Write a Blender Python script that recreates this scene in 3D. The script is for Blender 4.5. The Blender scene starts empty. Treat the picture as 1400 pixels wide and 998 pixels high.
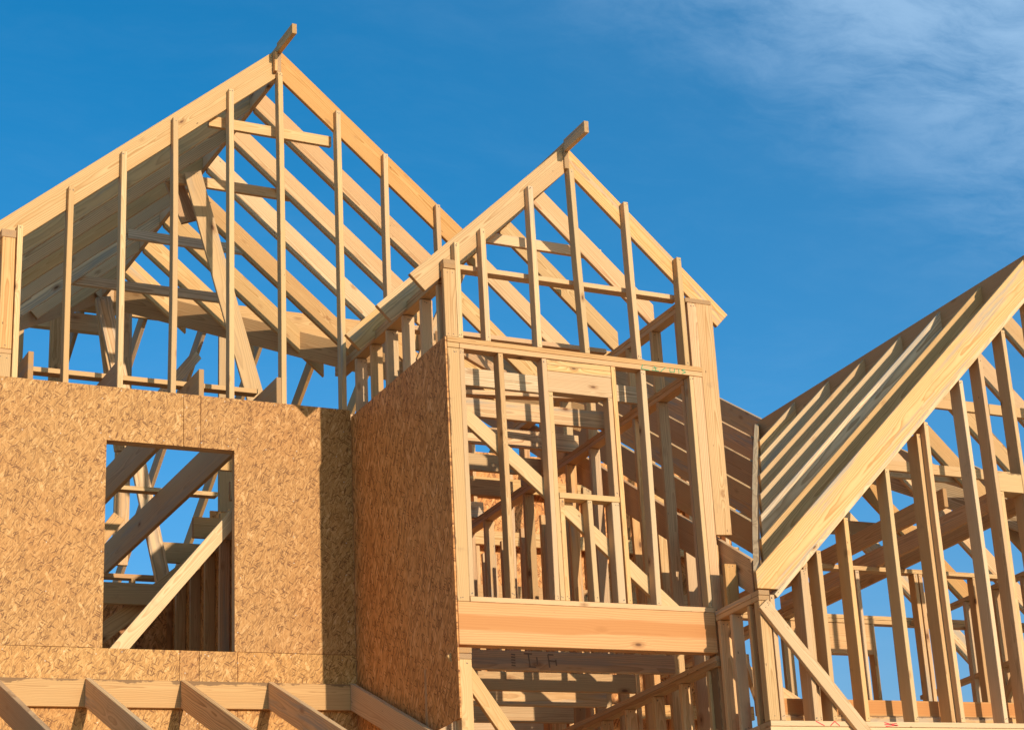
import bpy, bmesh, math, random
from mathutils import Vector as V, Matrix

random.seed(7)
sc = bpy.context.scene
col = sc.collection
EYE = 1.6                      # eye height; heights below are given from eye level
UP = V((0, 0, 1))

# ------------------------------------------------------------------ materials
def newmat(name):
    m = bpy.data.materials.new(name); m.use_nodes = True
    nt = m.node_tree; nt.nodes.clear()
    return m, nt

class NT:
    """tiny node-tree helper"""
    def __init__(s, nt): s.nt = nt
    def n(s, t, **kw):
        x = s.nt.nodes.new(t)
        for k, v in kw.items():
            if k == 'inp':
                for a, b in v.items():
                    if isinstance(b, bpy.types.NodeSocket): s.nt.links.new(b, x.inputs[a])
                    else: x.inputs[a].default_value = b
            else: setattr(x, k, v)
        return x
    def m(s, op, a, b=None, c=None, clamp=False):
        x = s.n('ShaderNodeMath', operation=op, use_clamp=clamp)
        for i, v in enumerate((a, b, c)):
            if v is None: continue
            if isinstance(v, bpy.types.NodeSocket): s.nt.links.new(v, x.inputs[i])
            else: x.inputs[i].default_value = v
        return x.outputs[0]
    def vm(s, op, a, b=None):
        x = s.n('ShaderNodeVectorMath', operation=op)
        for i, v in enumerate((a, b)):
            if v is None: continue
            if isinstance(v, bpy.types.NodeSocket): s.nt.links.new(v, x.inputs[i])
            else: x.inputs[i].default_value = v
        return x.outputs['Value'] if op in ('LENGTH', 'DOT_PRODUCT') else x.outputs[0]
    def mix(s, f, a, b, mode='MIX'):
        x = s.n('ShaderNodeMix', data_type='RGBA', blend_type=mode)
        for i, v in ((0, f), (6, a), (7, b)):
            if isinstance(v, bpy.types.NodeSocket): s.nt.links.new(v, x.inputs[i])
            else: x.inputs[i].default_value = v if i == 0 else (*v, 1)[:4]
        return x.outputs[2]
    def sep(s, v):
        x = s.n('ShaderNodeSeparateXYZ'); s.nt.links.new(v, x.inputs[0]); return x.outputs
    def comb(s, a, b, c):
        x = s.n('ShaderNodeCombineXYZ')
        for i, v in enumerate((a, b, c)):
            if isinstance(v, bpy.types.NodeSocket): s.nt.links.new(v, x.inputs[i])
            else: x.inputs[i].default_value = v
        return x.outputs[0]
    def ramp(s, f, stops, interp='LINEAR'):
        x = s.n('ShaderNodeValToRGB'); x.color_ramp.interpolation = interp
        el = x.color_ramp.elements
        while len(el) < len(stops): el.new(0.5)
        for e, (p, c) in zip(el, stops):
            e.position = p; e.color = (*c, 1) if len(c) == 3 else c
        s.nt.links.new(f, x.inputs[0]); return x.outputs[0]
    def sstep(s, v, lo, hi):
        x = s.n('ShaderNodeMapRange', interpolation_type='SMOOTHSTEP')
        s.nt.links.new(v, x.inputs[0]); x.inputs[1].default_value = lo; x.inputs[2].default_value = hi
        return x.outputs[0]
    def noise(s, v, scale, detail=3, rough=.55):
        x = s.n('ShaderNodeTexNoise', inp={'Vector': v, 'Scale': scale, 'Detail': detail, 'Roughness': rough})
        return x.outputs[0]

def lumber(name, early, late, stain=0.0, ring=150.0, knots=1.0, contrast=1.0, heart=0.0, bark=0.0):
    """sawn softwood: growth rings cut lengthwise (local X is the length of the board)"""
    m, nt = newmat(name); k = NT(nt)
    out = k.n('ShaderNodeOutputMaterial'); bs = k.n('ShaderNodeBsdfPrincipled')
    nt.links.new(bs.outputs[0], out.inputs[0])
    tc = k.n('ShaderNodeTexCoord').outputs['Object']
    oi = k.n('ShaderNodeObjectInfo').outputs['Random']
    wn = k.n('ShaderNodeTexWhiteNoise', noise_dimensions='1D', inp={'W': oi})
    rv = wn.outputs['Color']; rs = k.sep(rv)
    # random shift of the texture space per board
    off = k.vm('MULTIPLY', rv, (37.0, 11.0, 19.0))
    p = k.vm('ADD', tc, off)
    px, py, pz = k.sep(p)
    lx, ly, lz = k.sep(tc)
    # knots
    kv = k.comb(k.m('MULTIPLY', px, 3.0), k.m('MULTIPLY', py, 7.0), k.m('MULTIPLY', pz, 4.0))
    vo = k.n('ShaderNodeTexVoronoi', inp={'Vector': kv, 'Scale': 1.0, 'Randomness': 1.0})
    gate = k.m('GREATER_THAN', k.sep(vo.outputs['Color'])[0], 0.54)
    kd = k.m('ADD', vo.outputs['Distance'], k.m('MULTIPLY', k.m('SUBTRACT', 1.0, gate), 5.0))
    # rings
    warp = k.noise(k.comb(k.m('MULTIPLY', px, .9), k.m('MULTIPLY', py, 3.0), k.m('MULTIPLY', pz, 3.0)), 1.6, 3, .5)
    warp2 = k.m('MULTIPLY', k.m('SUBTRACT', warp, .5), .055)
    bend = k.m('MULTIPLY', k.m('DIVIDE', 1.0, k.m('ADD', 1.0, k.m('MULTIPLY', k.m('POWER', kd, 2.0), 60.0))), .03)
    oy = k.m('MULTIPLY', k.m('SUBTRACT', rs[0], .5), .12)
    oz = k.m('MULTIPLY', k.m('ADD', rs[1], .35), .07)
    yy = k.m('ADD', k.m('ADD', ly, oy), warp2)
    zz = k.m('ADD', k.m('ADD', k.m('ADD', lz, oz), k.m('MULTIPLY', warp2, .6)), k.m('MULTIPLY', lx, .012))
    r = k.m('ADD', k.m('SQRT', k.m('ADD', k.m('MULTIPLY', yy, yy), k.m('MULTIPLY', zz, zz))), bend)
    fr = k.m('FRACT', k.m('MULTIPLY', r, ring))
    lw = k.m('POWER', fr, 2.2)
    lw = k.m('MULTIPLY', lw, k.sstep(k.m('SUBTRACT', 1.0, fr), 0.0, .10))
    fib = k.noise(k.comb(k.m('MULTIPLY', px, 3.0), k.m('MULTIPLY', py, 160.0), k.m('MULTIPLY', pz, 160.0)), 1.0, 2, .6)
    base = k.mix(k.m('MULTIPLY', lw, .78 * contrast), early, late)
    base = k.mix(k.m('MULTIPLY', k.sstep(fib, .42, .72), .22 * contrast), base, late)
    # broad tone drift along the board and heartwood streaks
    drift = k.noise(k.comb(k.m('MULTIPLY', px, .8), k.m('MULTIPLY', py, 9.0), k.m('MULTIPLY', pz, 9.0)), 1.0, 3, .6)
    base = k.mix(k.m('MULTIPLY', k.sstep(drift, .48, .78), .35), base, tuple(a*b for a, b in zip(early, (.80, .62, .45))))
    # each board its own tone: pale, yellow or reddish
    base = k.mix(k.m('MULTIPLY', k.m('POWER', rs[2], 1.5), .55), base, (1.06, .80, .58), 'MULTIPLY')
    hs = k.n('ShaderNodeHueSaturation', inp={'Color': base, 'Value': k.m('ADD', .80, k.m('MULTIPLY', rs[1], .28)),
                                           'Saturation': k.m('ADD', .90, k.m('MULTIPLY', rs[0], .22))})
    base = hs.outputs[0]
    # some boards weathered to a duller brown grey
    base = k.mix(k.m('MULTIPLY', k.sstep(rs[0], .72, .95), .38), base, (.50, .375, .235))
    # blue stain of wood left out in the rain
    st = k.noise(k.comb(k.m('MULTIPLY', px, .7), k.m('MULTIPLY', py, 10.0), k.m('MULTIPLY', pz, 10.0)), 1.3, 5, .65)
    board = k.sstep(rs[1], .80 - stain, .95 - stain * .6)
    stf = k.m('MULTIPLY', k.m('MULTIPLY', k.sstep(st, .50, .66), board), .75)
    base = k.mix(stf, base, (.36, .305, .235))
    # knots proper
    kr = .105 * knots
    base = k.mix(k.m('MULTIPLY', k.m('SUBTRACT', 1.0, k.sstep(kd, kr*.7, kr*1.7)), .55), base, (.30, .13, .045))
    base = k.mix(k.m('MULTIPLY', k.m('SUBTRACT', 1.0, k.sstep(kd, kr*.35, kr*.75)), .85), base, (.13, .05, .02))
    # pin knots and nail holes
    pv = k.n('ShaderNodeTexVoronoi', inp={'Vector': k.vm('MULTIPLY', p, (5.0, 13.0, 13.0)), 'Scale': 1.0})
    pin = k.m('MULTIPLY', k.m('SUBTRACT', 1.0, k.sstep(pv.outputs['Distance'], .035, .07)), k.m('GREATER_THAN', k.sep(pv.outputs['Color'])[1], .60))
    base = k.mix(k.m('MULTIPLY', pin, .8), base, (.10, .045, .02))
    if heart:
        hb = k.m('ADD', k.m('ABSOLUTE', k.m('ADD', ly, .005)), k.m('MULTIPLY', k.m('SUBTRACT', drift, .5), .10))
        base = k.mix(k.m('MULTIPLY', k.m('SUBTRACT', 1.0, k.sstep(hb, .035, .060)), heart), base, (.50, .195, .055))
    # pitch pockets and grubby marks
    dirt = k.noise(p, 5.0, 5, .7)
    base = k.mix(k.m('MULTIPLY', k.sstep(dirt, .60, .80), .35), base, (.22, .13, .07))
    # bark left along one edge of a few boards
    gy = k.sep(nt.nodes[[n.bl_idname for n in nt.nodes].index('ShaderNodeTexCoord')].outputs['Generated'])[1]
    wn2 = k.noise(k.comb(k.m('MULTIPLY', px, 4.0), k.m('MULTIPLY', py, 8.0), k.m('MULTIPLY', pz, 8.0)), 1.2, 5, .65)
    wane = k.sstep(k.m('SUBTRACT', k.m('MULTIPLY', k.m('SUBTRACT', wn2, .40), .75), gy), -.03, .03)
    base = k.mix(k.m('MULTIPLY', k.m('MULTIPLY', wane, k.m('GREATER_THAN', rs[0], .84)), bark), base, (.12, .06, .03))
    # end grain drinks up dirt
    gn = k.n('ShaderNodeNewGeometry').outputs['Normal']
    vt = k.n('ShaderNodeVectorTransform', vector_type='NORMAL', convert_from='WORLD', convert_to='OBJECT', inp={0: gn}).outputs[0]
    end = k.sstep(k.m('ABSOLUTE', k.sep(vt)[0]), .55, .75)
    base = k.mix(k.m('MULTIPLY', end, .55), base, tuple(a*b for a, b in zip(late, (.75, .72, .72))))
    nt.links.new(base, bs.inputs['Base Color'])
    bs.inputs['Roughness'].default_value = .72
    bs.inputs['Specular IOR Level'].default_value = .22
    bp = k.n('ShaderNodeBump', inp={'Height': k.m('ADD', k.m('MULTIPLY', drift, 1.0), k.m('MULTIPLY', warp, 1.0)), 'Strength': .12, 'Distance': .003})
    nt.links.new(bp.outputs[0], bs.inputs['Normal'])
    return m

def strand_board(name, tint, angles, dark):
    """oriented strand board: layers of long random flakes (local X, Y is the sheet)"""
    m, nt = newmat(name); k = NT(nt)
    out = k.n('ShaderNodeOutputMaterial'); bs = k.n('ShaderNodeBsdfPrincipled')
    nt.links.new(bs.outputs[0], out.inputs[0])
    tc = k.n('ShaderNodeTexCoord').outputs['Object']
    oi = k.n('ShaderNodeObjectInfo').outputs['Random']
    p = k.vm('ADD', tc, k.comb(k.m('MULTIPLY', oi, 31.0), k.m('MULTIPLY', oi, 17.0), 0.0))
    wv = k.n('ShaderNodeTexNoise', inp={'Vector': p, 'Scale': 9.0, 'Detail': 2.0}).outputs['Color']
    pw = k.vm('ADD', p, k.vm('MULTIPLY', k.vm('SUBTRACT', wv, (.5, .5, .5)), (.003, .003, 0)))
    x, y, z = k.sep(pw)
    val = None
    for i, (ang, L, W) in enumerate(angles):
        c, s_ = math.cos(ang), math.sin(ang)
        u = k.m('ADD', k.m('MULTIPLY', x, c / L), k.m('MULTIPLY', y, s_ / L))
        v = k.m('ADD', k.m('MULTIPLY', x, -s_ / W), k.m('MULTIPLY', y, c / W))
        uv = k.comb(k.m('ADD', u, i * 7.3), k.m('ADD', v, i * 3.1), 0)
        vo = k.n('ShaderNodeTexVoronoi', voronoi_dimensions='2D', inp={'Vector': uv, 'Scale': 1.0})
        r1, r2, r3 = k.sep(vo.outputs['Color'])
        tone = k.m('SUBTRACT', r1, k.m('MULTIPLY', k.sstep(vo.outputs['Distance'], .40, .72), .14))
        if val is None:
            val, hgt, fuv = tone, r1, uv
        else:
            f = k.m('GREATER_THAN', r2, .60)
            val = k.n('ShaderNodeMix', data_type='FLOAT', inp={0: f, 2: val, 3: tone}).outputs[0]
            hgt = k.n('ShaderNodeMix', data_type='FLOAT', inp={0: f, 2: hgt, 3: r3}).outputs[0]
            mv = k.n('ShaderNodeMix', data_type='VECTOR', inp={0: f}); nt.links.new(fuv, mv.inputs[4]); nt.links.new(uv, mv.inputs[5])
            fuv = mv.outputs[1]
    for i, (ang, L, W) in enumerate(((.5, .07, .012), (1.9, .08, .010), (2.7, .06, .012))):      # odd dark bark slivers
        c, s_ = math.cos(ang), math.sin(ang)
        u = k.m('ADD', k.m('MULTIPLY', x, c / L), k.m('MULTIPLY', y, s_ / L)); v = k.m('ADD', k.m('MULTIPLY', x, -s_ / W), k.m('MULTIPLY', y, c / W))
        vo = k.n('ShaderNodeTexVoronoi', voronoi_dimensions='2D', inp={'Vector': k.comb(k.m('ADD', u, i * 3.7 + 50), v, 0), 'Scale': 1.0})
        f = k.m('MULTIPLY', k.m('GREATER_THAN', k.sep(vo.outputs['Color'])[0], .89), k.m('SUBTRACT', 1.0, k.sstep(vo.outputs['Distance'], .26, .38)))
        val = k.m('SUBTRACT', val, k.m('MULTIPLY', f, .75))
    for i, (ang, L, W) in enumerate(((1.25, .13, .030), (2.1, .11, .026))):      # a few broad pale flakes on top
        c, s_ = math.cos(ang), math.sin(ang)
        u = k.m('ADD', k.m('MULTIPLY', x, c / L), k.m('MULTIPLY', y, s_ / L)); v = k.m('ADD', k.m('MULTIPLY', x, -s_ / W), k.m('MULTIPLY', y, c / W))
        vo = k.n('ShaderNodeTexVoronoi', voronoi_dimensions='2D', inp={'Vector': k.comb(k.m('ADD', u, i * 5.7 + 80), v, 0), 'Scale': 1.0})
        cc = k.sep(vo.outputs['Color'])
        f = k.m('MULTIPLY', k.m('GREATER_THAN', cc[0], .80), k.m('SUBTRACT', 1.0, k.sstep(vo.outputs['Distance'], .38, .44)))
        val = k.m('ADD', val, k.m('MULTIPLY', f, k.m('SUBTRACT', k.m('MULTIPLY', cc[1], .75), .22)))
    fib = k.noise(k.vm('MULTIPLY', fuv, (1.1, 6.5, 1)), 1.0, 3, .6)
    val = k.m('ADD', k.m('MULTIPLY', val, .72), k.m('MULTIPLY', k.m('SUBTRACT', fib, .32), .78))
    big = k.noise(p, 1.1, 3, .55)
    colr = k.ramp(val, [(0.0, tuple(t*d for t, d in zip(tint, (.40*dark, .33*dark, .28*dark)))), (.20, tuple(t*.72 for t in tint)), (.46, tint),
                        (.72, (tint[0]*1.16, tint[1]*1.27, tint[2]*1.5)), (1, (tint[0]*1.38, tint[1]*1.70, tint[2]*2.6))])
    colr = k.mix(k.m('MULTIPLY', k.sstep(big, .42, .70), .45), colr, (.98, .84, .68), 'MULTIPLY')
    hv = k.n('ShaderNodeHueSaturation', inp={'Color': colr, 'Value': k.m('ADD', .93, k.m('MULTIPLY', oi, .12)), 'Hue': k.m('ADD', .4995, k.m('MULTIPLY', oi, .0030))})
    colr = hv.outputs[0]
    nt.links.new(colr, bs.inputs['Base Color'])
    bs.inputs['Roughness'].default_value = .62
    bs.inputs['Specular IOR Level'].default_value = .3
    bp = k.n('ShaderNodeBump', inp={'Height': k.m('ADD', hgt, k.m('MULTIPLY', fib, .4)), 'Strength': .35, 'Distance': .002})
    nt.links.new(bp.outputs[0], bs.inputs['Normal'])
    return m

def plain(name, rgb, rough=.6, metal=0.0, var=.15, scale=30):
    m, nt = newmat(name); k = NT(nt)
    out = k.n('ShaderNodeOutputMaterial'); bs = k.n('ShaderNodeBsdfPrincipled'); nt.links.new(bs.outputs[0], out.inputs[0])
    tc = k.n('ShaderNodeTexCoord').outputs['Object']
    f = k.noise(tc, scale, 4, .6)
    c = k.mix(f, tuple(a*(1-var) for a in rgb), tuple(min(1, a*(1+var)) for a in rgb))
    nt.links.new(c, bs.inputs['Base Color']); bs.inputs['Roughness'].default_value = rough; bs.inputs['Metallic'].default_value = metal
    return m

PINE = lumber('pine_lumber', (.72, .455, .213), (.42, .210, .068), .05, ring=95, contrast=1.25, bark=.7)
STUD = lumber('spruce_stud_lumber', (.73, .49, .255), (.48, .27, .105), .0, ring=150, knots=.9, contrast=1.1)
GREY = lumber('weathered_pine_lumber', (.78, .565, .335), (.40, .235, .115), .22, ring=80, knots=1.2, contrast=1.5, bark=.75)
INNER = lumber('rough_joist_lumber', (.67, .43, .215), (.38, .195, .075), .10, ring=95, knots=1.3)
BEAM = lumber('laminated_beam_timber', (.68, .36, .13), (.50, .205, .06), 0, ring=60, knots=1.35, heart=.75)
rng = random.Random(3)
OSB = strand_board('osb_sheathing', (.475, .215, .055), [(math.radians(a), L, W) for a, L, W in
      ((80, 0.0850, 0.0136), (118, 0.0808, 0.0118), (58, 0.0723, 0.0124), (95, 0.0935, 0.0099), (20, 0.0680, 0.0112), (140, 0.0765, 0.0105), (75, 0.0595, 0.0081), (105, 0.0553, 0.0074), (160, 0.0510, 0.0087), (48, 0.0595, 0.0093), (90, 0.0467, 0.0062), (125, 0.0425, 0.0062))], 1.0)
OSB_SIDE = strand_board('osb_side_sheathing', (.57, .228, .060), [(math.radians(a), L, W) for a, L, W in
      ((84, .12, .022), (97, .13, .020), (70, .10, .02), (108, .12, .016), (90, .14, .018), (60, .09, .015), (120, .09, .015))], 1.0)
RED_EDGE = plain('red_edge_sealer', (.50, .15, .06), .7)
NAIL = plain('galvanised_nail', (.46, .42, .36), .5, .3)
NAIL_DARK = plain('rusty_nail_head', (.10, .06, .04), .6)
INK_GREEN = plain('green_crayon', (.05, .30, .13), .8)
INK_RED = plain('red_crayon', (.70, .05, .05), .8)
INK_BLACK = plain('black_ink', (.24, .16, .095), .8)

# ------------------------------------------------------------------ object helpers
def root(name, loc, label, cat, group=None):
    o = bpy.data.objects.new(name, None); col.objects.link(o)
    o.location = loc; o.empty_display_size = .3
    o['label'] = label; o['category'] = cat
    if group: o['group'] = group
    o['kind'] = 'thing'
    return o

def part(name, parent):
    o = bpy.data.objects.new(name, None); col.objects.link(o)
    o.parent = parent; o.empty_display_size = .2
    return o

def world_of(o):
    M = Matrix.Identity(4)
    while o is not None:
        M = Matrix.Translation(o.location) @ M; o = o.parent
    return M

def link(name, bm, M, parent, mats, label=None):
    me = bpy.data.meshes.new(name); bm.to_mesh(me); bm.free()
    for m in mats: me.materials.append(m)
    o = bpy.data.objects.new(name, me); col.objects.link(o)
    if parent is not None:
        o.parent = parent
        o.matrix_local = world_of(parent).inverted() @ M
    else: o.matrix_local = M
    if label: o['label'] = label
    return o

def ortho(x, y):
    x = x.normalized(); y = (y - x * y.dot(x)).normalized(); z = x.cross(y)
    return Matrix((x, y, z)).transposed().to_4x4()

def bevel(bm, r):
    if r > 0:
        bmesh.ops.bevel(bm, geom=[e for e in bm.edges], offset=r, segments=1, affect='EDGES', clamp_overlap=True)

def nails(bm, spots):
    """small driven nail heads set in a face of constant local z"""
    for x, y, z in spots:
        s_ = 1 if z > 0 else -1
        c = [bm.verts.new((x + .0042*math.cos(a), y + .0042*math.sin(a), z + s_*.0005)) for a in [i*math.pi/3*s_ for i in range(6)]]
        bm.faces.new(c).material_index = 1

def board(parent, name, a, b, w, t, up=UP, mat=None, r=.0028, jit=1.0, label=None):
    """sawn board from a to b; w across `up`, t across the third axis"""
    a = V(a) + V((0, 0, EYE)); b = V(b) + V((0, 0, EYE))
    d = b - a; L = d.length
    R = ortho(d, V(up))
    R = R @ Matrix.Rotation(math.radians(random.uniform(-.5, .5) * jit), 4, 'X')
    off = V((0, random.uniform(-.0012, .0012), random.uniform(-.0012, .0012))) * jit
    M = Matrix.Translation((a + b) / 2) @ R @ Matrix.Translation(off)
    bm = bmesh.new()
    n = max(1, min(6, int(L / .6)))
    bow_y = random.uniform(-1, 1) * .0034 * L * jit; bow_z = random.uniform(-1, 1) * .0030 * L * jit
    rings = []
    for i in range(n + 1):
        s = i / n; x = -L/2 + L * s; q = 4 * s * (1 - s)
        rings.append([bm.verts.new((x, sy * w/2 + bow_y * q, sz * t/2 + bow_z * q)) for sy, sz in ((-1, -1), (1, -1), (1, 1), (-1, 1))])
    for i in range(n):
        for j in range(4):
            k = (j + 1) % 4
            bm.faces.new((rings[i][j], rings[i][k], rings[i+1][k], rings[i+1][j]))
    bm.faces.new(rings[0][::-1]); bm.faces.new(rings[-1])
    bmesh.ops.recalc_face_normals(bm, faces=bm.faces)
    sharp = [e for e in bm.edges if e.calc_face_angle(0) > .5]
    bmesh.ops.bevel(bm, geom=sharp, offset=r, segments=1, affect='EDGES', clamp_overlap=True)
    nails(bm, [(sx*(L/2 - random.uniform(.015, .035)), random.uniform(-.32, .32)*w, sz*t/2) for sx in (-1, 1) for sz in (-1, 1) for _ in range(random.choice((1, 2, 2, 3)))] if w > .03 else [])
    return link(name, bm, M, parent, [mat or STUD, NAIL_DARK], label)

def prism(parent, name, poly, y0, y1, axis=(1, 0, 0), plane='Y', mat=None, r=.0028, edge=None, jit=1.0, label=None):
    """flat profile cut from sheet or plank. plane 'Y': poly holds (x, z) and the piece spans y0..y1; plane 'X': poly holds (y, z)"""
    ju = random.uniform(-.003, .003) * jit
    def P(q, dpt):
        return V((q[0], dpt + ju, q[1] + EYE)) if plane == 'Y' else V((dpt + ju, q[0], q[1] + EYE))
    A = [P(q, y0) for q in poly]; B = [P(q, y1) for q in poly]
    c = sum(A + B, V()) / (2 * len(poly))
    ax = V(axis); nrm = V((0, 1, 0)) if plane == 'Y' else V((1, 0, 0))
    yv = nrm.cross(ax)
    if yv.length < .3: yv = UP if abs(ax.z) < .5 else V((1, 0, 0))
    M = Matrix.Translation(c) @ ortho(ax, yv); I = M.inverted()
    bm = bmesh.new()
    va = [bm.verts.new(I @ p) for p in A]; vb = [bm.verts.new(I @ p) for p in B]
    n = len(poly)
    fa = bm.faces.new(va); fb = bm.faces.new(vb[::-1])
    sides = [bm.faces.new((va[i], vb[i], vb[(i+1) % n], va[(i+1) % n])) for i in range(n)]
    bmesh.ops.recalc_face_normals(bm, faces=bm.faces)
    if edge:
        for f in sides: f.material_index = 1
    bevel(bm, r)
    return link(name, bm, M, parent, [mat or PINE] + ([edge] if edge else []), label)

def box(parent, name, lo, hi, mat, axis=(1, 0, 0), r=.002, jit=1.0, label=None):
    return prism(parent, name, [(lo[0], lo[2]), (hi[0], lo[2]), (hi[0], hi[2]), (lo[0], hi[2])], lo[1], hi[1], axis, 'Y', mat, r, None, jit, label)

def stud(parent, xc, z0, z1, yf, d=.089, t=.038, name='stud', mat=None, lean=0.0, label=None):
    """upright stud of a wall that faces -Y; front edge at yf"""
    return board(parent, name, (xc + lean, yf + d/2, z0), (xc, yf + d/2, z1), t, d, (1, 0, 0), mat or STUD, label=label)

def side_stud(parent, y, z0, z1, x0, d=.089, t=.038, name='stud', mat=None):
    """upright stud of a wall that faces -X"""
    return board(parent, name, (x0 + d/2, y + t/2, z0), (x0 + d/2, y + t/2, z1), d, t, (1, 0, 0), mat or STUD)

def slope_rafter(parent, X0, Z0, s, side, xe, vert, y, t=.038, mat=None, tail='perp', name='rafter', x_in=.019, label=None):
    """common rafter in a plane of constant y, from the ridge at X0 down to xe"""
    top = lambda x: Z0 - s * abs(x - X0)
    xa = X0 + side * x_in
    poly = [(xa, top(xa)), (xe, top(xe))]
    if tail == 'perp':
        c2 = vert * s / (1 + s*s)
        xb = xe - side * c2
        poly += [(xb, top(xb) - vert)]
    else: poly += [(xe, top(xe) - vert)]
    poly += [(xa, top(xa) - vert)]
    return prism(parent, name, poly, y, y + t, (side, 0, -s), 'Y', mat or PINE, label=label)

def ladder_rafter(parent, Y0, Z0, Y1, Z1, vert, x, t=.038, mat=None, name='rafter'):
    """rafter in a plane of constant x"""
    return prism(parent, name, [(Y0, Z0), (Y1, Z1), (Y1, Z1 - vert), (Y0, Z0 - vert)], x - t/2, x + t/2, (0, Y1 - Y0, Z1 - Z0), 'X', mat or INNER)

def marks(parent, strokes, y, t, mat, name, w=.008):
    """hand written strokes laid on a face of constant y"""
    bm = bmesh.new()
    for (x0, z0), (x1, z1) in strokes:
        d = V((x1 - x0, 0, z1 - z0)); n_ = V((-d.z, 0, d.x)).normalized() * w / 2
        a = V((x0, y, z0 + EYE)); b = V((x1, y, z1 + EYE))
        q = [a - n_, b - n_, b + n_, a + n_]
        f = [bm.verts.new(v) for v in q]; g = [bm.verts.new(v + V((0, -t, 0))) for v in q]
        bm.faces.new(g); bm.faces.new(f[::-1])
        for i in range(4): bm.faces.new((f[i], f[(i+1) % 4], g[(i+1) % 4], g[i]))
    bmesh.ops.recalc_face_normals(bm, faces=bm.faces)
    return link(name, bm, Matrix.Identity(4), parent, [mat])

# ================================================================== LEFT WING
F = 14.861                       # framing face of the left wing's front wall, OSB outside of it
left = root('house_wing', (4.6, 15.0, 0), 'tall left gable wing of bare framing over an OSB wall with a window hole', 'house wing', 'gabled wings of the timber framed house')
wall = part('front_wall', left)
# OSB sheets around the window hole
WX0, WX1, WZ0, WZ1 = 4.088, 5.010, 3.826, 5.347
g = .0015
def sheet(poly, y0=14.85, y1=14.8605, name='sheathing_panel', mat=OSB):
    return prism(wall, name, poly, y0, y1, (1, 0, 0), 'Y', mat, .0012, RED_EDGE, .25)
sheet([(2.2, WZ0+g), (WX0, WZ0+g), (WX0, WZ1), (4.635-g, WZ1), (4.635-g, 5.757), (2.2, 5.757)])
sheet([(4.635+g, WZ1), (4.760-g, WZ1), (4.760-g, 5.757), (4.635+g, 5.757)])
sheet([(4.760+g, WZ1), (WX1, WZ1), (WX1, WZ0+g), (5.915, WZ0+g), (5.915, 5.757), (4.760+g, 5.757)])
sheet([(2.2, 2.2), (4.620-g, 2.2), (4.620-g, WZ0-g), (2.2, WZ0-g)])
sheet([(4.620+g, 2.2), (4.757-g, 2.2), (4.757-g, WZ0-g), (4.620+g, WZ0-g)])
sheet([(4.757+g, 2.2), (5.03-g, 2.2), (5.03-g, WZ0-g), (4.757+g, WZ0-g)])
sheet([(5.03+g, 2.2), (5.915, 2.2), (5.915, WZ0-g), (5.03+g, WZ0-g)])
sheet([(2.2, -1.55), (5.915, -1.55), (5.915, 2.2-2*g), (2.2, 2.2-2*g)])
# nails that pin the sheets
bm = bmesh.new()
rn = random.Random(5)
for x in (WX0-.03, 4.61, 4.66, 4.735, 4.79, WX1+.03, 3.3, 3.7, 5.45, 5.85):
    z = 2.4
    while z < 5.74:
        if not (WX0 < x < WX1 and WZ0-.02 < z < WZ1+.02):
            bmesh.ops.create_cone(bm, cap_ends=True, segments=8, radius1=.0035, radius2=.003, depth=.003,
                matrix=Matrix.Translation((x + rn.uniform(-.012, .012), 14.849, z + EYE)) @ Matrix.Rotation(math.pi/2, 4, 'X'))
        z += rn.uniform(.2, .5)
for zz in (WZ0-.03, WZ1+.03, 5.735):
    x = 3.0
    while x < 5.9:
        bmesh.ops.create_cone(bm, cap_ends=True, segments=8, radius1=.0035, radius2=.003, depth=.003,
            matrix=Matrix.Translation((x, 14.849, zz + rn.uniform(-.01, .01) + EYE)) @ Matrix.Rotation(math.pi/2, 4, 'X'))
        x += rn.uniform(.2, .5)
link('nail_head', bm, Matrix.Identity(4), wall, [NAIL])['kind'] = 'stuff'
# framing behind the OSB
for x in (2.6, 3.0, 3.414, 3.82, 4.049, 4.007, 5.049, 5.091, 5.49, 5.86):
    stud(wall, x, 2.2, 5.68, F, mat=INNER)
for x in (4.45, 4.75): stud(wall, x, 2.2, WZ0-.04, F, name='cripple_stud', mat=INNER)
box(wall, 'corner_backing', (5.905, F+.002, 2.2), (5.93, F+.04, 5.68), INNER, (0, 0, 1))
box(wall, 'window_sill', (WX0-.02, F, WZ0-.039), (WX1+.02, F+.089, WZ0-.001), INNER)
box(wall, 'window_header', (WX0-.02, F, WZ1+.002), (WX1+.02, F+.089, WZ1+.24), INNER)
for z in (5.602, 5.642): box(wall, 'top_plate', (2.2, F, z), (5.9, F+.089, z+.037), STUD)
# corner post left of the gable
stud(wall, 3.376, 5.69, 5.935, F, .089, .089, 'corner_post', PINE)
box(wall, 'post_block', (3.33, F-.001, 5.937), (3.422, F+.089, 5.970), INNER)
stud(wall, 3.376, 5.972, 6.838, F, .089, .089, 'corner_post', PINE)
box(wall, 'side_plate_end', (3.325, F-.002, 6.84), (3.425, F+3.0, 6.899), INNER, (0, 1, 0))
# gable studs standing on the wall
gs = [(3.452, 6.948), (3.800, 7.322), (4.180, 7.682), (4.563, 8.046), (4.997, 8.383), (5.395, 8.615), (5.873, 8.363), (6.270, 8.041), (6.713, 7.653)]
for x, zt in gs:
    stud(wall, x, 5.69, zt, F, .083, .039, 'gable_stud', STUD, lean=random.uniform(-.004, .006))

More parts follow.
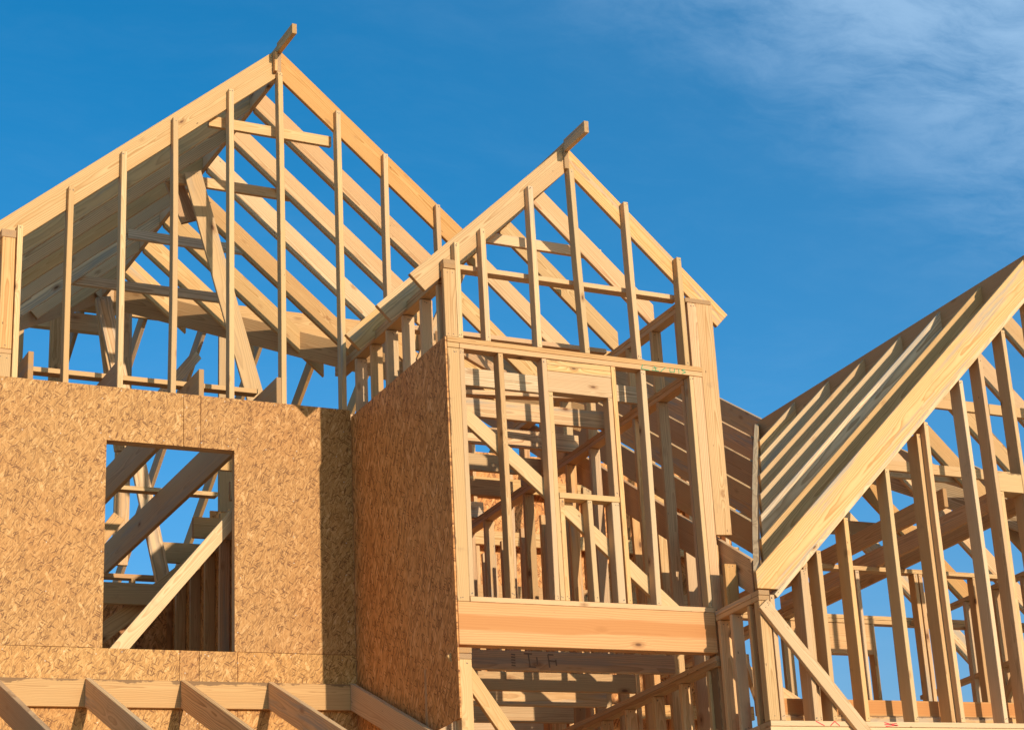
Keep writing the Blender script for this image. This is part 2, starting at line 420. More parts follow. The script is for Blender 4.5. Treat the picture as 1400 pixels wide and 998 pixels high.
roof = part('gable_roof', left)
X0, Z0, SL, SR = 5.393, 8.855, .902, .880
RV = .255
ys = [14.91 + .61*i for i in range(9)]
for i, y in enumerate(ys):
    zv0 = 3.9 + .65*(y - 12.45)
    slope_rafter(roof, X0, Z0, SL, -1, 2.98 if i == 0 else max(2.98, X0 - (Z0 - zv0)/SL + .05), RV, y, mat=(PINE, INNER, GREY, STUD, INNER, GREY, PINE, INNER, GREY)[i])
    if i == 0: xe = 7.05
    else:
        # right slope rafters die into the valley
        zv = lambda Y: 3.9 + .65*(Y - 12.45)
        xe = min(7.05, X0 + (Z0 - zv(y)) / SR - .05)
    slope_rafter(roof, X0, Z0, SR, 1, xe, RV, y, mat=PINE, tail='plumb')
prism(roof, 'ridge_board', [(14.885, 8.865), (19.95, 8.865), (19.95, 8.60), (14.885, 8.60)], X0-.019, X0+.019, (0, 1, 0), 'X', INNER)
box(roof, 'ridge_lookout', (X0-.019, 14.53, 8.800), (X0+.019, 14.883, 8.888), PINE, (0, 1, 0))
box(roof, 'ridge_block', (X0-.045, F+.0, 8.62), (X0-.021, 14.908, 8.80), PINE, (0, 0, 1))
# collar ties, one each on a few rafter pairs
for y, z, xa, xb in ((14.99, 8.135, 4.86, 5.86), (16.175, 8.19, 4.97, 5.95), (17.35, 8.17, 4.92, 5.96), (17.99, 7.955, 4.62, 6.02)):
    box(roof, 'collar_tie', (xa, y, z-.045), (xb, y+.038, z+.045), GREY if y > 17 else STUD)
# struts under the ridge
board(roof, 'strut', (5.09, 16.13, 8.24), (5.60, 16.05, 6.2), .14, .038, (0, 0, 1), INNER)
board(roof, 'strut', (4.98, 16.30, 8.22), (5.12, 16.28, 7.85), .14, .038, (0, 0, 1), INNER)
board(roof, 'strut', (4.98, 18.3, 7.95), (5.57, 18.3, 5.2), .13, .038, (0, 0, 1), GREY)
# valley rafter of the left gable, running forward and down to the right
board(roof, 'valley_rafter', (5.42, 19.93, 8.69), (8.3, 15.55, 6.16), .235, .04, (0, 0, 1), INNER)
board(roof, 'valley_rafter', (5.37, 19.93, 8.71), (2.50, 16.1, 6.12), .235, .04, (0, 0, 1), INNER)

ceil = part('ceiling_frame', left)
for x in (2.95, 3.555, 4.177, 4.768, 5.358):
    prism(ceil, 'ceiling_joist', [(F+.0015, 5.972), (19.6, 5.972), (19.6, 5.690), (F+.0015, 5.690)], x-.019, x+.019, (0, 1, 0), 'X', INNER)
box(ceil, 'strongback', (2.4, 15.25, 5.974), (5.33, 15.34, 6.012), STUD)
box(ceil, 'strongback', (2.4, 17.8, 5.974), (5.86, 17.89, 6.012), STUD)
part_wall = part('partition_wall', left)
for z in (5.60, 5.64): box(part_wall, 'top_plate', (5.90, 15.0, z), (5.99, 20.2, z+.037), INNER, (0, 1, 0))
y = 15.02
while y < 20.1:
    side_stud(part_wall, y, 2.9, 5.60, 5.90, mat=INNER); y += .406
board(part_wall, 'diagonal_brace', (5.10, 15.06, 4.93), (4.20, 15.06, 3.80), .105, .038, (0, 0, 1), STUD)
prism(part_wall, 'sheathing_panel', [(15.0, 2.4), (20.2, 2.4), (20.2, 5.60), (15.0, 5.60)], 5.992, 6.004, (0, 1, 0), 'X', OSB_SIDE, .001)
prism(part_wall, 'sheathing_panel', [(2.4, 2.4), (5.88, 2.4), (5.88, 5.38), (2.4, 5.38)], 19.291, 19.303, (1, 0, 0), 'Y', OSB_SIDE, .001)
box(part_wall, 'blocking', (3.0, 19.16, 4.96), (5.0, 19.198, 5.12), INNER)
for xa, y, h in ((5.62, 16.2, .15), (5.70, 17.0, .17), (5.74, 18.1, .19), (5.72, 18.9, .19)):
    box(part_wall, 'ceiling_joist', (xa, y, 5.679), (6.6, y+.038, 5.679+h), INNER)
box(part_wall, 'blocking', (3.4, 17.48, 4.88), (5.3, 17.52, 5.06), INNER)
board(part_wall, 'strut', (4.3, 17.6, 4.2), (5.6, 17.6, 5.3), .14, .038, (0, 0, 1), INNER)
board(part_wall, 'diagonal_brace', (4.9, 17.4, 5.6), (3.7, 17.4, 3.9), .105, .038, (0, 0, 1), INNER)
y = 15.3
for x in (3.6, 3.95, 4.35, 4.75, 5.15, 5.55): stud(part_wall, x, 2.9, 5.60, 19.2, mat=INNER)
box(part_wall, 'top_plate', (3.3, 19.2, 5.60), (5.88, 19.289, 5.64), INNER)

# ================================================================== MIDDLE BAY
B = 13.08
mid = root('house_wing', (7.0, 13.5, 0), 'narrow middle bay with open stud front wall, small framed window and OSB left side', 'house wing', 'gabled wings of the timber framed house')
fw = part('front_wall', mid)
# lower plates, beam, posts
prism(fw, 'floor_beam', [(5.936, 3.466), (7.957, 3.466), (7.957, 3.765), (5.936, 3.765)], B, B+.089, (1, 0, 0), 'Y', BEAM, .003)
box(fw, 'sole_plate', (6.030, B-.004, 3.767), (7.95, B+.089, 3.803), STUD)
for z in (5.624, 5.664): box(fw, 'top_plate', (5.936 if z > 5.63 else 6.03, B-.003 if z > 5.63 else B, z), (8.028, B+.089, z+.038), PINE)
box(fw, 'plate_end', (5.936, B-.001, 5.624), (6.028, B+.089, 5.662), INNER)
stud(fw, 5.982, 3.767, 5.622, B, .038, .090, 'corner_stud', PINE)
stud(fw, 6.046, 3.804, 5.622, B, .089, .036)
stud(fw, 6.347, 3.804, 5.622, B, lean=.004)
stud(fw, 6.692, 3.804, 5.622, B, name='king_stud', lean=-.004)
stud(fw, 6.731, 3.804, 5.366, B, .089, .036, 'trimmer_stud', lean=.002)
stud(fw, 6.770, 3.804, 4.556, B, .089, .036, 'trimmer_stud')
for z0, z1 in ((5.580, 5.621), (5.532, 5.578), (5.370, 5.530)):
    box(fw, 'window_header', (6.713, B+.002, z0), (7.236, B+.089, z1), PINE)
stud(fw, 7.216, 4.600, 5.368, B, .089, .036, 'trimmer_stud')
stud(fw, 7.200, 3.804, 4.558, B, .089, .060, 'trimmer_stud')
stud(fw, 7.258, 3.804, 5.622, B, .089, .037, 'king_stud', lean=.006)
box(fw, 'window_sill', (6.752, B-.002, 4.560), (7.236, B+.089, 4.602), STUD)
stud(fw, 6.990, 3.804, 4.558, B, .089, .038, 'cripple_stud', lean=.008)
stud(fw, 7.510, 3.804, 5.622, B, .089, .042, lean=-.012)
stud(fw, 7.930, 3.804, 5.622, B, .089, .034)
stud(fw, 7.988, 3.76, 6.235, B+.001, .040, .080, 'corner_stud', PINE)
board(fw, 'diagonal_brace', (6.065, B+.112, 5.185), (7.72, B+.112, 3.76), .105, .038, (0, 0, 1), STUD)
prism(fw, 'corner_board', [(8.030, 4.365), (8.168, 4.373), (8.166, 6.268), (8.026, 6.262)], B-.001, B+.037, (0, 0, 1), 'Y', PINE)
# posts carrying the side plates up to the eaves
stud(fw, 5.977, 5.704, 6.233, B, .038, .092, 'corner_stud', PINE)
for xa, xb in ((5.932, 6.024), (7.93, 8.158)):
    box(fw, 'plate_end', (xa, B-.004, 6.236), (xb, B+.10, 6.272), INNER, (0, 1, 0))
    if xa < 7: box(fw, 'plate_end', (xa, B-.002, 6.273), (xb, B+.10, 6.308), INNER, (0, 1, 0))
for x, z, ln in ((6.044, 6.457, 0), (6.256, 6.60, .003), (6.660, 7.015, .003), (7.018, 7.225, .035), (7.470, 7.015, .020), (7.906, 6.61, .0)):
    stud(fw, x, 5.704, z, B, .085, .040, 'gable_stud', STUD, lean=ln)

sw = part('side_wall', mid)
# OSB left side, two sheets with a seam
for ya, yb in ((13.068, 13.865), (13.868, 14.8485)):
    prism(sw, 'sheathing_panel', [(ya, 2.965), (yb, 2.965), (yb, 5.700), (ya, 5.700)], 5.916, 5.928, (0, 1, 0), 'X', OSB_SIDE, .0012, None, .1)
for y in (B+.093, 13.60, 14.0, 14.41, 14.75): side_stud(sw, y, -1.5, 5.55, 5.932, mat=INNER)
for z in (5.612, 5.652): box(sw, 'top_plate', (5.932, B+.091, z), (6.021, 14.84, z+.038), INNER, (0, 1, 0))
for z in (3.368, 3.408): box(sw, 'top_plate', (5.932, B+.0, z), (6.024, 14.84, z+.038), INNER, (0, 1, 0))
# knee studs above carrying the eave plate
for y in (13.20, 13.50, 13.83, 14.14, 14.45, 14.76): side_stud(sw, y, 5.692, 6.16, 5.935, mat=STUD)
for z in (6.165, 6.203): box(sw, 'eave_plate', (5.932, B+.101, z), (6.021, 15.2, z+.036), INNER, (0, 1, 0))
# lower corner
stud(fw, 5.978, -1.5, 3.366, B, .089, .088, 'corner_post', STUD)
board(fw, 'diagonal_brace', (5.93, B+.112, 3.44), (6.72, B+.112, 2.30), .105, .038, (0, 0, 1), STUD)
for x in (6.4, 6.8, 7.2, 7.6): stud(fw, x, -1.5, 2.2, B, .089)
box(fw, 'top_plate', (5.94, B, 2.202), (7.98, B+.089, 2.24), STUD)

rw_ = part('right_side_wall', mid)
for z in (5.612, 5.652): box(rw_, 'top_plate', (7.945, B+.15, z), (8.034, 18.4, z+.038), INNER, (0, 1, 0))
for z in (6.215, 6.255): box(rw_, 'eave_plate', (7.945, B+.103, z), (8.034, 16.2, z+.038), INNER, (0, 1, 0))
for y in (13.24, 13.64, 14.04, 14.44, 14.80, 15.23, 15.64, 16.05, 16.45, 16.86, 17.26, 17.67, 18.08):
    side_stud(rw_, y, 3.80, 5.61, 7.945, mat=INNER)
    if y < 16.1: side_stud(rw_, y + .02, 5.692, 6.213, 7.945, mat=INNER)
for z in (3.368, 3.408): box(rw_, 'lower_plate', (7.940, B+.002, z), (8.029, 18.0, z+.038), INNER, (0, 1, 0))
for y in (13.21, 13.62, 14.04, 14.48, 14.88, 15.28, 15.7, 16.1, 16.5):
    side_stud(rw_, y, -1.5, 3.366, 7.940, mat=STUD)
for y in (13.4, 14.25, 15.1): side_stud(rw_, y, -1.5, 3.366, 8.5, mat=INNER)

roof = part('gable_roof', mid)
MX, MZ = 7.005, 7.452
MV = .208
ys = [13.14 + .615*i for i in range(7)]
for i, y in enumerate(ys):
    if i < 3: slope_rafter(roof, MX, MZ, .972, -1, 5.698, MV + .02, y, mat=PINE if i != 1 else GREY)
    zv = 3.9 + .65*(y - 12.45)
    xe = 8.346 if i == 0 else min(8.04, MX + (MZ - zv) / .93 - .03)
    slope_rafter(roof, MX, MZ, .93, 1, xe, MV, y, mat=PINE, tail='perp' if i == 0 else 'plumb')
prism(roof, 'ridge_board', [(13.12, 7.462), (17.6, 7.462), (17.6, 7.24), (13.12, 7.24)], MX-.019, MX+.019, (0, 1, 0), 'X', INNER)
box(roof, 'ridge_lookout', (MX-.019, 12.77, 7.385), (MX+.019, 13.118, 7.482), PINE, (0, 1, 0))
box(roof, 'collar_tie', (6.08, 13.20, 6.300), (7.94, 13.289, 6.338), STUD)
box(roof, 'collar_tie', (6.43, 13.79, 6.845), (7.62, 13.828, 6.930), STUD)
box(roof, 'collar_tie', (6.05, 14.40, 6.300), (7.94, 14.489, 6.338), INNER)
board(roof, 'strut', (6.10, 14.1, 5.72), (6.55, 14.1, 6.75), .089, .038, (0, 0, 1), INNER)

cf = part('ceiling_frame', mid)
for y, m in ((17.65, INNER), (18.25, PINE), (13.93, GREY), (14.55, INNER), (15.15, GREY), (15.80, INNER), (16.43, INNER), (17.05, INNER)):
    box(cf, 'ceiling_joist', (6.0, y, 5.694), (8.03, y+.038, 5.835 if y < 14.2 else 5.845), m, (1, 0, 0), .003)
board(cf, 'diagonal_brace', (6.1, 13.6, 5.92), (7.4, 15.0, 6.2), .089, .038, (0, 0, 1), INNER)
board(cf, 'diagonal_brace', (6.2, 14.8, 5.93), (7.9, 14.5, 5.93), .038, .089, (0, 0, 1), INNER)
ff = part('floor_frame', mid)
for y in (13.68, 14.29, 14.78, 15.35, 15.9, 16.5):
    box(ff, 'floor_joist', (6.025, y, 3.452), (7.936, y+.038, 3.592), INNER, (1, 0, 0), .003)

# ================================================================== RIGHT WING
W = 12.46
right = root('house_wing', (10.9, 12.8, 0), 'right gable wing with steep bare jack rafters on its roof above an open stud wall', 'house wing', 'gabled wings of the timber framed house')
fw = part('front_wall', right)
RX, RZ, RS = 10.915, 6.793, .9736
RVT = .295
under = lambda x: RZ - RS*abs(x - RX) - RVT - .048
stud(fw, 7.997, 2.836, 3.694, W, .038, .086, 'corner_stud', PINE)
stud(fw, 8.068, 2.836, 3.74, W, .14, .037)
box(fw, 'plate_end', (7.955, W-.002, 3.697), (8.045, W+.10, 3.733), INNER, (0, 1, 0))
box(fw, 'plate_end', (7.955, W-.003, 3.735), (8.045, W+.10, 3.771), INNER, (0, 1, 0))
for x in (8.352, 8.510, 8.785, 9.218, 9.645, 10.05, 10.278, 10.56, 10.91, 11.3, 11.7, 12.1, 12.5, 12.9, 13.3):
    stud(fw, x, 2.836, under(x) - .012, W+.001, .14, .038, 'stud', STUD, lean=random.uniform(-.004, .004))
stud(fw, 9.605, 2.836, under(9.57) - .02, W+.06, .14, .036, 'stud', INNER)
stud(fw, 8.40, 2.836, under(8.40) - .02, W+.03, .14, .036, 'stud', INNER)
stud(fw, 10.318, 2.836, 4.684, W+.002, .14, .037, 'trimmer_stud', STUD)
box(fw, 'window_header', (10.300, W, 4.686), (11.58, W+.14, 4.845), PINE)
box(fw, 'bottom_plate', (7.955, W-.003, 2.796), (13.6, W+.14, 2.834), STUD)
box(fw, 'bottom_plate', (7.955, W, 2.757), (13.6, W+.14, 2.794), STUD)
prism(fw, 'rim_joist', [(7.955, 2.47), (13.6, 2.47), (13.6, 2.755), (7.955, 2.755)], W+.002, W+.042, (1, 0, 0), 'Y', PINE)
prism(fw, 'floor_beam', [(8.05, 2.94), (13.4, 2.94), (13.4, 3.06), (8.05, 3.06)], 12.74, 12.80, (1, 0, 0), 'Y', BEAM)
prism(fw, 'floor_beam', [(8.05, 2.80), (13.4, 2.80), (13.4, 2.938), (8.05, 2.938)], 12.72, 12.76, (1, 0, 0), 'Y', PINE)
board(fw, 'diagonal_brace', (7.965, W-.022, 3.665), (9.0, W-.022, 2.42), .100, .038, (0, 0, 1), STUD)
board(fw, 'rake_plate', (8.10, W+.07, under(8.10) + .024), (RX, W+.07, under(RX) + .024), .034, .142, (0, 0, 1), STUD)
board(fw, 'rake_plate', (RX, W+.07, under(RX) + .024), (13.7, W+.07, under(13.7) + .024), .034, .142, (0, 0, 1), STUD)
for x in (8.0, 8.8, 9.6, 10.4, 11.2, 12.0, 12.8, 13.5): stud(fw, x, -1.5, 2.468, W, .14)

sw = part('side_wall', right)
for z in (3.698, 3.737): box(sw, 'top_plate', (7.955, W+.10, z), (8.045, 13.072, z+.037), INNER, (0, 1, 0))
for y in (12.50, 12.60, 12.845, 13.02): side_stud(sw, y, 2.836, 3.696, 7.958, mat=STUD)
for z in (2.757, 2.797): box(sw, 'bottom_plate', (7.955, W+.142, z), (8.045, 13.075, z+.037), INNER, (0, 1, 0))
stud(sw, 8.010, 2.2, 4.30, 13.12, .089, .100, 'stud', PINE)
stud(sw, 8.018, 3.776, 4.09, 12.90, .038, .105, 'stud', PINE)
stud(sw, 8.137, 2.2, 3.70, 13.10, .089, .100, 'stud', PINE)
for y in (12.47, 12.9): side_stud(sw, y, -1.5, 2.755, 7.958, mat=STUD)
board(sw, 'strut', (8.05, 13.0, 3.62), (8.7, 13.6, 2.9), .089, .038, (0, 0, 1), INNER)

roof = part('gable_roof', right)
yvx = lambda Y: 8.0 + (Y - 12.52) * (10.915 - 8.0) / (16.85 - 12.52)       # valley in plan
for i in range(8):
    y = W - .004 + .605*i
    top = lambda x: RZ - RS*abs(x - RX)
    if i == 0:
        poly = [(RX-.019, top(RX-.019)), (7.949, top(7.949)), (7.951, 3.782), (8.112, 3.782), (8.125, top(8.125)-RVT), (RX-.019, top(RX-.019)-RVT)]
        prism(roof, 'rafter', poly, y, y+.038, (-1, 0, -RS), 'Y', PINE)
    else:
        xe = yvx(y) + .045
        if xe < RX - .15: slope_rafter(roof, RX, RZ, RS, -1, xe, RVT - .03, y, mat=(GREY, PINE, GREY, GREY, INNER, GREY, PINE, GREY)[i], tail='plumb', name='jack_rafter')
    slope_rafter(roof, RX, RZ, RS, 1, 13.75 if y < 13.5 else 13.6, RVT - .03, y, mat=PINE, tail='plumb')
prism(roof, 'ridge_board', [(W-.02, 6.81), (16.9, 6.81), (16.9, 6.52), (W-.02, 6.52)], RX-.019, RX+.019, (0, 1, 0), 'X', INNER)
board(roof, 'valley_rafter', (8.0, 12.53, 3.83), (10.93, 16.86, 6.70), .22, .042, (0, 0, 1), GREY)
board(roof, 'valley_rafter', (13.8, 12.53, 3.83), (10.93, 16.86, 6.70), .22, .042, (0, 0, 1), GREY)
for y, z in ((13.12, 5.66), (13.72, 5.30), (14.93, 5.7)):
    h = (RZ - RVT - z) / RS
    box(roof, 'collar_tie', (RX - h - .1, y, z-.045), (RX + h + .1, y+.038, z+.045), STUD)

cf = part('ceiling_frame', right)
for x in (9.87, 10.33, 10.60):
    prism(cf, 'ceiling_joist', [(12.62, 4.725), (15.80, 4.725), (15.80, 4.572), (12.62, 4.572)], x-.019, x+.019, (0, 1, 0), 'X', INNER)
bw = part('back_wall', right)
for z in (4.49, 4.53): box(bw, 'top_plate', (8.2, 15.72, z), (13.4, 15.81, z+.037), INNER)
box(bw, 'window_header', (10.3, 15.725, 4.20), (11.25, 15.80, 4.485), INNER)
for x in (8.3, 8.75, 9.2, 9.65, 10.1, 10.3, 11.25, 11.55, 11.62, 12.0, 12.4, 12.8, 13.3):
    stud(bw, x, 2.84, 4.488, 15.72, mat=INNER)
for z in (4.49,): box(bw, 'side_plate', (11.68, 12.7, z), (11.77, 15.7, z+.037), INNER, (0, 1, 0))
box(bw, 'blocking', (11.68, 14.2, 3.78), (11.77, 15.7, 3.82), INNER, (0, 1, 0))
box(bw, 'tie_beam', (9.9, 16.3, 5.54), (12.4, 16.34, 5.68), INNER)
board(bw, 'diagonal_brace', (12.9, 15.66, 4.45), (11.9, 15.66, 2.9), .089, .038, (0, 0, 1), INNER)
for y in (12.72, 13.12, 13.6, 14.0, 14.42, 14.85, 15.3): side_stud(bw, y, 2.84, 4.488, 11.68, mat=INNER)
board(bw, 'diagonal_brace', (11.7, 14.9, 3.1), (11.7, 13.6, 4.3), .089, .038, (0, 0, 1), INNER)
board(bw, 'diagonal_brace', (8.1, 13.4, 3.55), (9.6, 13.5, 2.75), .14, .038, (0, 0, 1), INNER)

iw = part('interior_wall', right)
for x in (8.95,):
    for z in (3.93, 3.97): box(iw, 'top_plate', (x, 13.3, z), (x+.089, 15.7, z+.037), INNER, (0, 1, 0))
    y = 13.32
    while y < 15.6:
        side_stud(iw, y, 2.84, 3.928, x, mat=INNER); y += .406
for x in (9.5, 10.1, 10.71, 10.76, 11.35): stud(iw, x, 2.84, 4.53, 14.25, mat=INNER)
box(iw, 'top_plate', (9.1, 14.25, 4.532), (11.66, 14.339, 4.57), INNER)
y = 13.42
while y < 17.6:
    side_stud(iw, y, 2.4, min(5.5, 3.9 + .65*(y - 12.45) - .30), 8.20, .14, mat=INNER); y += .406
for x in (8.3, 8.5): stud(iw, x, 2.0, 3.9, 16.4, .14, .14, 'post', INNER)
prism(iw, 'sheathing_panel', [(6.05, -1.5), (11.6, -1.5), (11.6, 6.90), (7.75, 6.90), (7.75, 6.10), (6.05, 6.10)], 18.6, 18.612, (1, 0, 0), 'Y', OSB_SIDE, .001)
x = 6.2
while x < 11.6:
    stud(iw, x, 2.0, 6.10 if x < 7.7 else 7.4, 18.508, mat=INNER); x += .406
for z in (4.2, 4.75, 5.35, 5.9, 6.45): box(iw, 'blocking', (6.1, 18.46, z), (11.6, 18.5, z+.14), PINE)

# ================================================================== MAIN ROOF behind the wings
main = root('roof_frame', (8.0, 19.9, 0), 'shaded main roof of bare rafters behind the gables, rising from the valley boards', 'roof frame')
zm = lambda Y: 3.9 + .65*(Y - 12.45)
box(main, 'ridge_board', (2.3, 19.95, 8.50), (11.33, 19.99, 8.76), INNER)
box(main, 'purlin', (3.6, 19.86, 8.25), (5.5, 19.94, 8.43), INNER)
for x in (8.10, 8.735, 9.37, 10.0, 10.61, 11.28):
    yv = 12.52 + (x - 8.0) * (16.85 - 12.52) / (10.915 - 8.0) if x < RX else 12.52 + (13.83 - x) * (16.85 - 12.52) / (13.83 - 10.915)
    ladder_rafter(main, yv + .05, zm(yv + .05), 19.94, zm(19.94), .275, x, name='jack_rafter')
x = 2.82
while x < 11.3:
    ladder_rafter(main, 20.0, 8.74, 27.4, 8.74 - .65*7.4, .20, x, mat=INNER); x += .61
for x, y in ((4.98, 19.8), (5.6, 19.8), (4.6, 19.8), (6.6, 19.8)):
    stud(main, x, 5.9, 8.5, y, .038, .14, 'post', INNER)
board(main, 'strut', (5.05, 18.6, 8.05), (5.25, 18.6, 6.6), .12, .038, (0, 0, 1), INNER)
board(main, 'strut', (5.4, 18.9, 6.9), (6.15, 19.3, 7.9), .10, .038, (0, 0, 1), INNER)
for x in (11.9, 12.5, 13.1):
    yv = 12.52 + (13.83 - x) * (16.85 - 12.52) / (13.83 - 10.915)
    ladder_rafter(main, yv + .05, zm(yv + .05), 16.75, zm(16.75), .24, x, name='jack_rafter')
box(main, 'rear_plate', (2.4, 27.0, 3.75), (12.8, 27.14, 3.84), INNER)
for x in (2.5, 5.0, 7.5, 10.0, 12.7): stud(main, x, -1.5, 3.748, 27.0, .14, .14, 'post', INNER)

# ================================================================== PORCH ROOF
porch = root('roof_frame', (4.6, 14.0, 0), 'low lean-to porch roof frame, ledger and sloping rafters across the foot of the OSB wall', 'roof frame')
box(porch, 'ledger', (2.2, 14.811, 3.405), (5.905, 14.849, 3.597), PINE)
for i, x in enumerate((2.76, 3.375, 3.99, 4.635, 5.254, 5.868)):
    y0, y1 = 14.8085, 12.3; s = .466
    z0 = 3.603; z1 = z0 - s*(y0 - y1)
    prism(porch, 'rafter', [(y0, z0), (y1, z1), (y1, z1-.20), (y0, z0-.20)], x-.019, x+.019, (0, -1, -s), 'X', GREY if i == 3 else INNER)
box(porch, 'porch_beam', (2.2, 12.75, 2.17), (5.9, 12.84, 2.40), INNER)
for x in (2.4, 5.8): stud(porch, x, -1.6, 2.168, 12.75, .089, .14, 'post', INNER)

# ================================================================== written marks on the lumber
pl = bpy.data.objects
mk = [((7.53, 5.69), (7.515, 5.652)), ((7.515, 5.652), (7.585, 5.648)), ((7.53, 5.69), (7.59, 5.688)), ((7.61, 5.672), (7.655, 5.672)), ((7.605, 5.652), (7.665, 5.650)), ((7.63, 5.69), (7.64, 5.652)),
      ((7.68, 5.648), (7.735, 5.692)), ((7.765, 5.688), (7.76, 5.655)), ((7.76, 5.655), (7.80, 5.655)), ((7.80, 5.655), (7.805, 5.69)), ((7.84, 5.69), (7.84, 5.65)), ((7.90, 5.688), (7.865, 5.68)), ((7.865, 5.68), (7.90, 5.665)), ((7.90, 5.665), (7.865, 5.652))]
marks(mid, [((a-.02, b-.022), (c_-.02, d-.022)) for (a, b), (c_, d) in mk], B-.0035, .0008, INK_GREEN, 'crayon_lettering', .006)
mk = [((8.33, 2.832), (8.40, 2.80)), ((8.45, 2.80), (8.49, 2.832)), ((8.49, 2.832), (8.53, 2.80)), ((8.59, 2.832), (8.66, 2.80)), ((8.92, 2.828), (9.03, 2.805)), ((8.92, 2.812), (9.03, 2.822)), ((8.93, 2.80), (9.04, 2.81))]
marks(right, mk, W-.0045, .0008, INK_RED, 'crayon_lettering', .007)

sm = []
for zz in (3.565, 3.545, 3.525, 3.505, 3.485): sm.append(((6.600, zz), (6.632, zz - .003)))
sm += [((6.70, 3.573), (6.765, 3.571)), ((6.735, 3.57), (6.745, 3.478)), ((6.735, 3.478), (6.79, 3.474)), ((6.80, 3.55), (6.805, 3.495)), ((6.89, 3.57), (6.90, 3.475)), ((6.89, 3.571), (6.935, 3.569)), ((6.895, 3.525), (6.955, 3.521)), ((6.95, 3.535), (6.955, 3.49))]
for a, b in ((0, 5), (5, 8), (8, 9), (9, 13)): marks(mid, sm[a:b], 13.6785, .0006, INK_BLACK, 'stamped_letter', .011)

# ================================================================== GROUND
bm = bmesh.new()
bmesh.ops.create_grid(bm, x_segments=40, y_segments=40, size=600)
gm, nt = newmat('dry_building_site_soil'); k = NT(nt)
out = k.n('ShaderNodeOutputMaterial'); bs = k.n('ShaderNodeBsdfPrincipled'); nt.links.new(bs.outputs[0], out.inputs[0])
tc = k.n('ShaderNodeTexCoord').outputs['Object']
c1 = k.mix(k.noise(tc, .35, 6, .6), (.46, .32, .19), (.58, .44, .29))
c1 = k.mix(k.sstep(k.noise(tc, 9, 5, .7), .5, .75), c1, (.27, .18, .11))
nt.links.new(c1, bs.inputs['Base Color']); bs.inputs['Roughness'].default_value = .95
bp = k.n('ShaderNodeBump', inp={'Height': k.noise(tc, 3, 8, .7), 'Strength': .6, 'Distance': .08}); nt.links.new(bp.outputs[0], bs.inputs['Normal'])
gr = link('ground', bm, Matrix.Translation((0, 0, 0)), None, [gm]); gr['kind'] = 'structure'; gr['label'] = 'bare tan soil of the building site'

# ================================================================== SKY, SUN
SUN = V((.250, -1.715, .405)).normalized()          # towards the sun
el = math.asin(SUN.z); az = math.atan2(SUN.x, SUN.y)
w = bpy.data.worlds.new('World'); sc.world = w; w.use_nodes = True
nt = w.node_tree; nt.nodes.clear(); k = NT(nt)
out = k.n('ShaderNodeOutputWorld'); bg = k.n('ShaderNodeBackground'); nt.links.new(bg.outputs[0], out.inputs[0])
sky = k.n('ShaderNodeTexSky', sky_type='NISHITA', sun_disc=False, sun_elevation=el, sun_rotation=az, altitude=200, air_density=1.0, dust_density=1.2, ozone_density=3.0)
d = k.n('ShaderNodeTexCoord').outputs['Generated']
# thin cirrus high to the right
c0 = V((.640, .600, .480)).normalized()
reach = k.m('MULTIPLY', k.sstep(k.vm('DOT_PRODUCT', d, tuple(c0)), .90, .97), k.sstep(k.vm('DOT_PRODUCT', d, (.303, -.653, .694)), -.055, .075))
dx, dy, dz = k.sep(d)
q = k.comb(k.m('DIVIDE', dx, dz), k.m('DIVIDE', dy, dz), 0.0)
wq = k.n('ShaderNodeTexNoise', inp={'Vector': q, 'Scale': 3.0, 'Detail': 4.0}).outputs['Color']
q2 = k.vm('ADD', q, k.vm('MULTIPLY', k.vm('SUBTRACT', wq, (.5, .5, .5)), (.22, .22, 0)))
rotq = k.n('ShaderNodeMapping', inp={'Vector': q2, 'Rotation': (0, 0, math.radians(-35)), 'Scale': (2.4, 3.8, 1)}).outputs[0]
wisp = k.m('ADD', k.m('MULTIPLY', k.noise(rotq, 1.9, 10, .64), .8), k.m('MULTIPLY', k.noise(rotq, 7.0, 8, .7), .2))
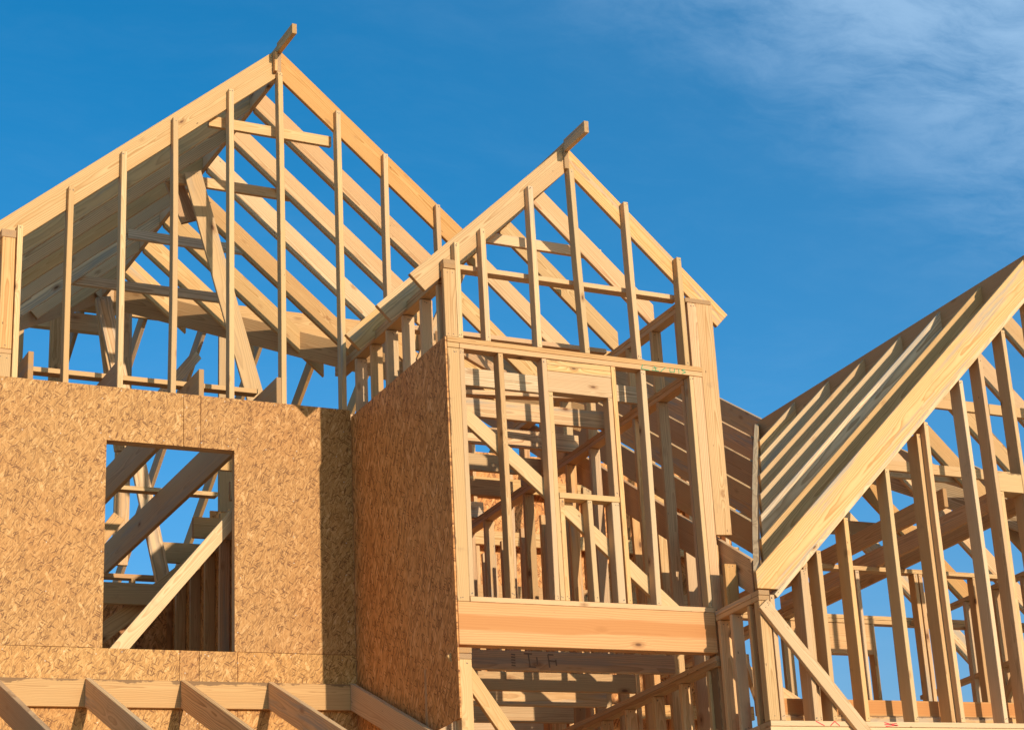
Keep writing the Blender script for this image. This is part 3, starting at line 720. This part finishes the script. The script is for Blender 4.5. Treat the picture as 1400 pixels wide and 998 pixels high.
cl = k.m('MULTIPLY', k.sstep(k.m('ADD', wisp, k.m('MULTIPLY', reach, .22)), .40, .84), k.m('ADD', k.m('MULTIPLY', reach, .92), .08))
hgt = k.sstep(dz, .10, .32)
deep = k.mix(k.sstep(dz, .22, .52), (.50, 1.12, 1.36), (.10, .98, 1.28))
blue = k.mix(hgt, sky.outputs[0], k.mix(1.0, sky.outputs[0], deep, 'MULTIPLY'))
veil = k.m('MULTIPLY', k.sstep(k.vm('DOT_PRODUCT', d, (.303, -.653, .694)), -.15, .06), .07)
hz = k.mix(k.m('ADD', k.m('MULTIPLY', cl, .62), veil), blue, (3.3, 5.0, 7.0))
nt.links.new(hz, bg.inputs[0]); bg.inputs[1].default_value = .130

sl = bpy.data.lights.new('sun', 'SUN'); sl.energy = 4.3; sl.angle = math.radians(.5); sl.color = (1.0, .90, .74)
so = bpy.data.objects.new('sun', sl); col.objects.link(so)
so.rotation_euler = SUN.to_track_quat('Z', 'Y').to_euler(); so.location = SUN * 60

# ================================================================== CAMERA
cam = bpy.data.cameras.new('camera'); co = bpy.data.objects.new('camera', cam); col.objects.link(co)
yaw, pit, rol = math.radians(37.846), math.radians(21.092), math.radians(-7.256)
fwd = V((math.sin(yaw)*math.cos(pit), math.cos(yaw)*math.cos(pit), math.sin(pit)))
rt = V((math.cos(yaw), -math.sin(yaw), 0)); up = rt.cross(fwd)
r2 = math.cos(rol)*rt + math.sin(rol)*up; u2 = r2.cross(fwd)
M = Matrix((r2, u2, -fwd)).transposed().to_4x4(); M.translation = V((0, 0, EYE))
co.matrix_world = M
cam.sensor_fit = 'HORIZONTAL'; cam.sensor_width = 36; cam.lens = 2892.04 * 36 / 1400
cam.shift_x = -(1252.573 - 700) / 1400; cam.shift_y = -(499 - 434.706) / 1400
cam.clip_start = .1; cam.clip_end = 3000
sc.camera = co
vs = sc.view_settings; vs.view_transform = 'Standard'; vs.look = 'None'; vs.gamma = 1; vs.use_curve_mapping = False; vs.exposure = 0.05
sc.cycles.max_bounces = 9; sc.cycles.diffuse_bounces = 7
sc.cycles.use_denoising = True
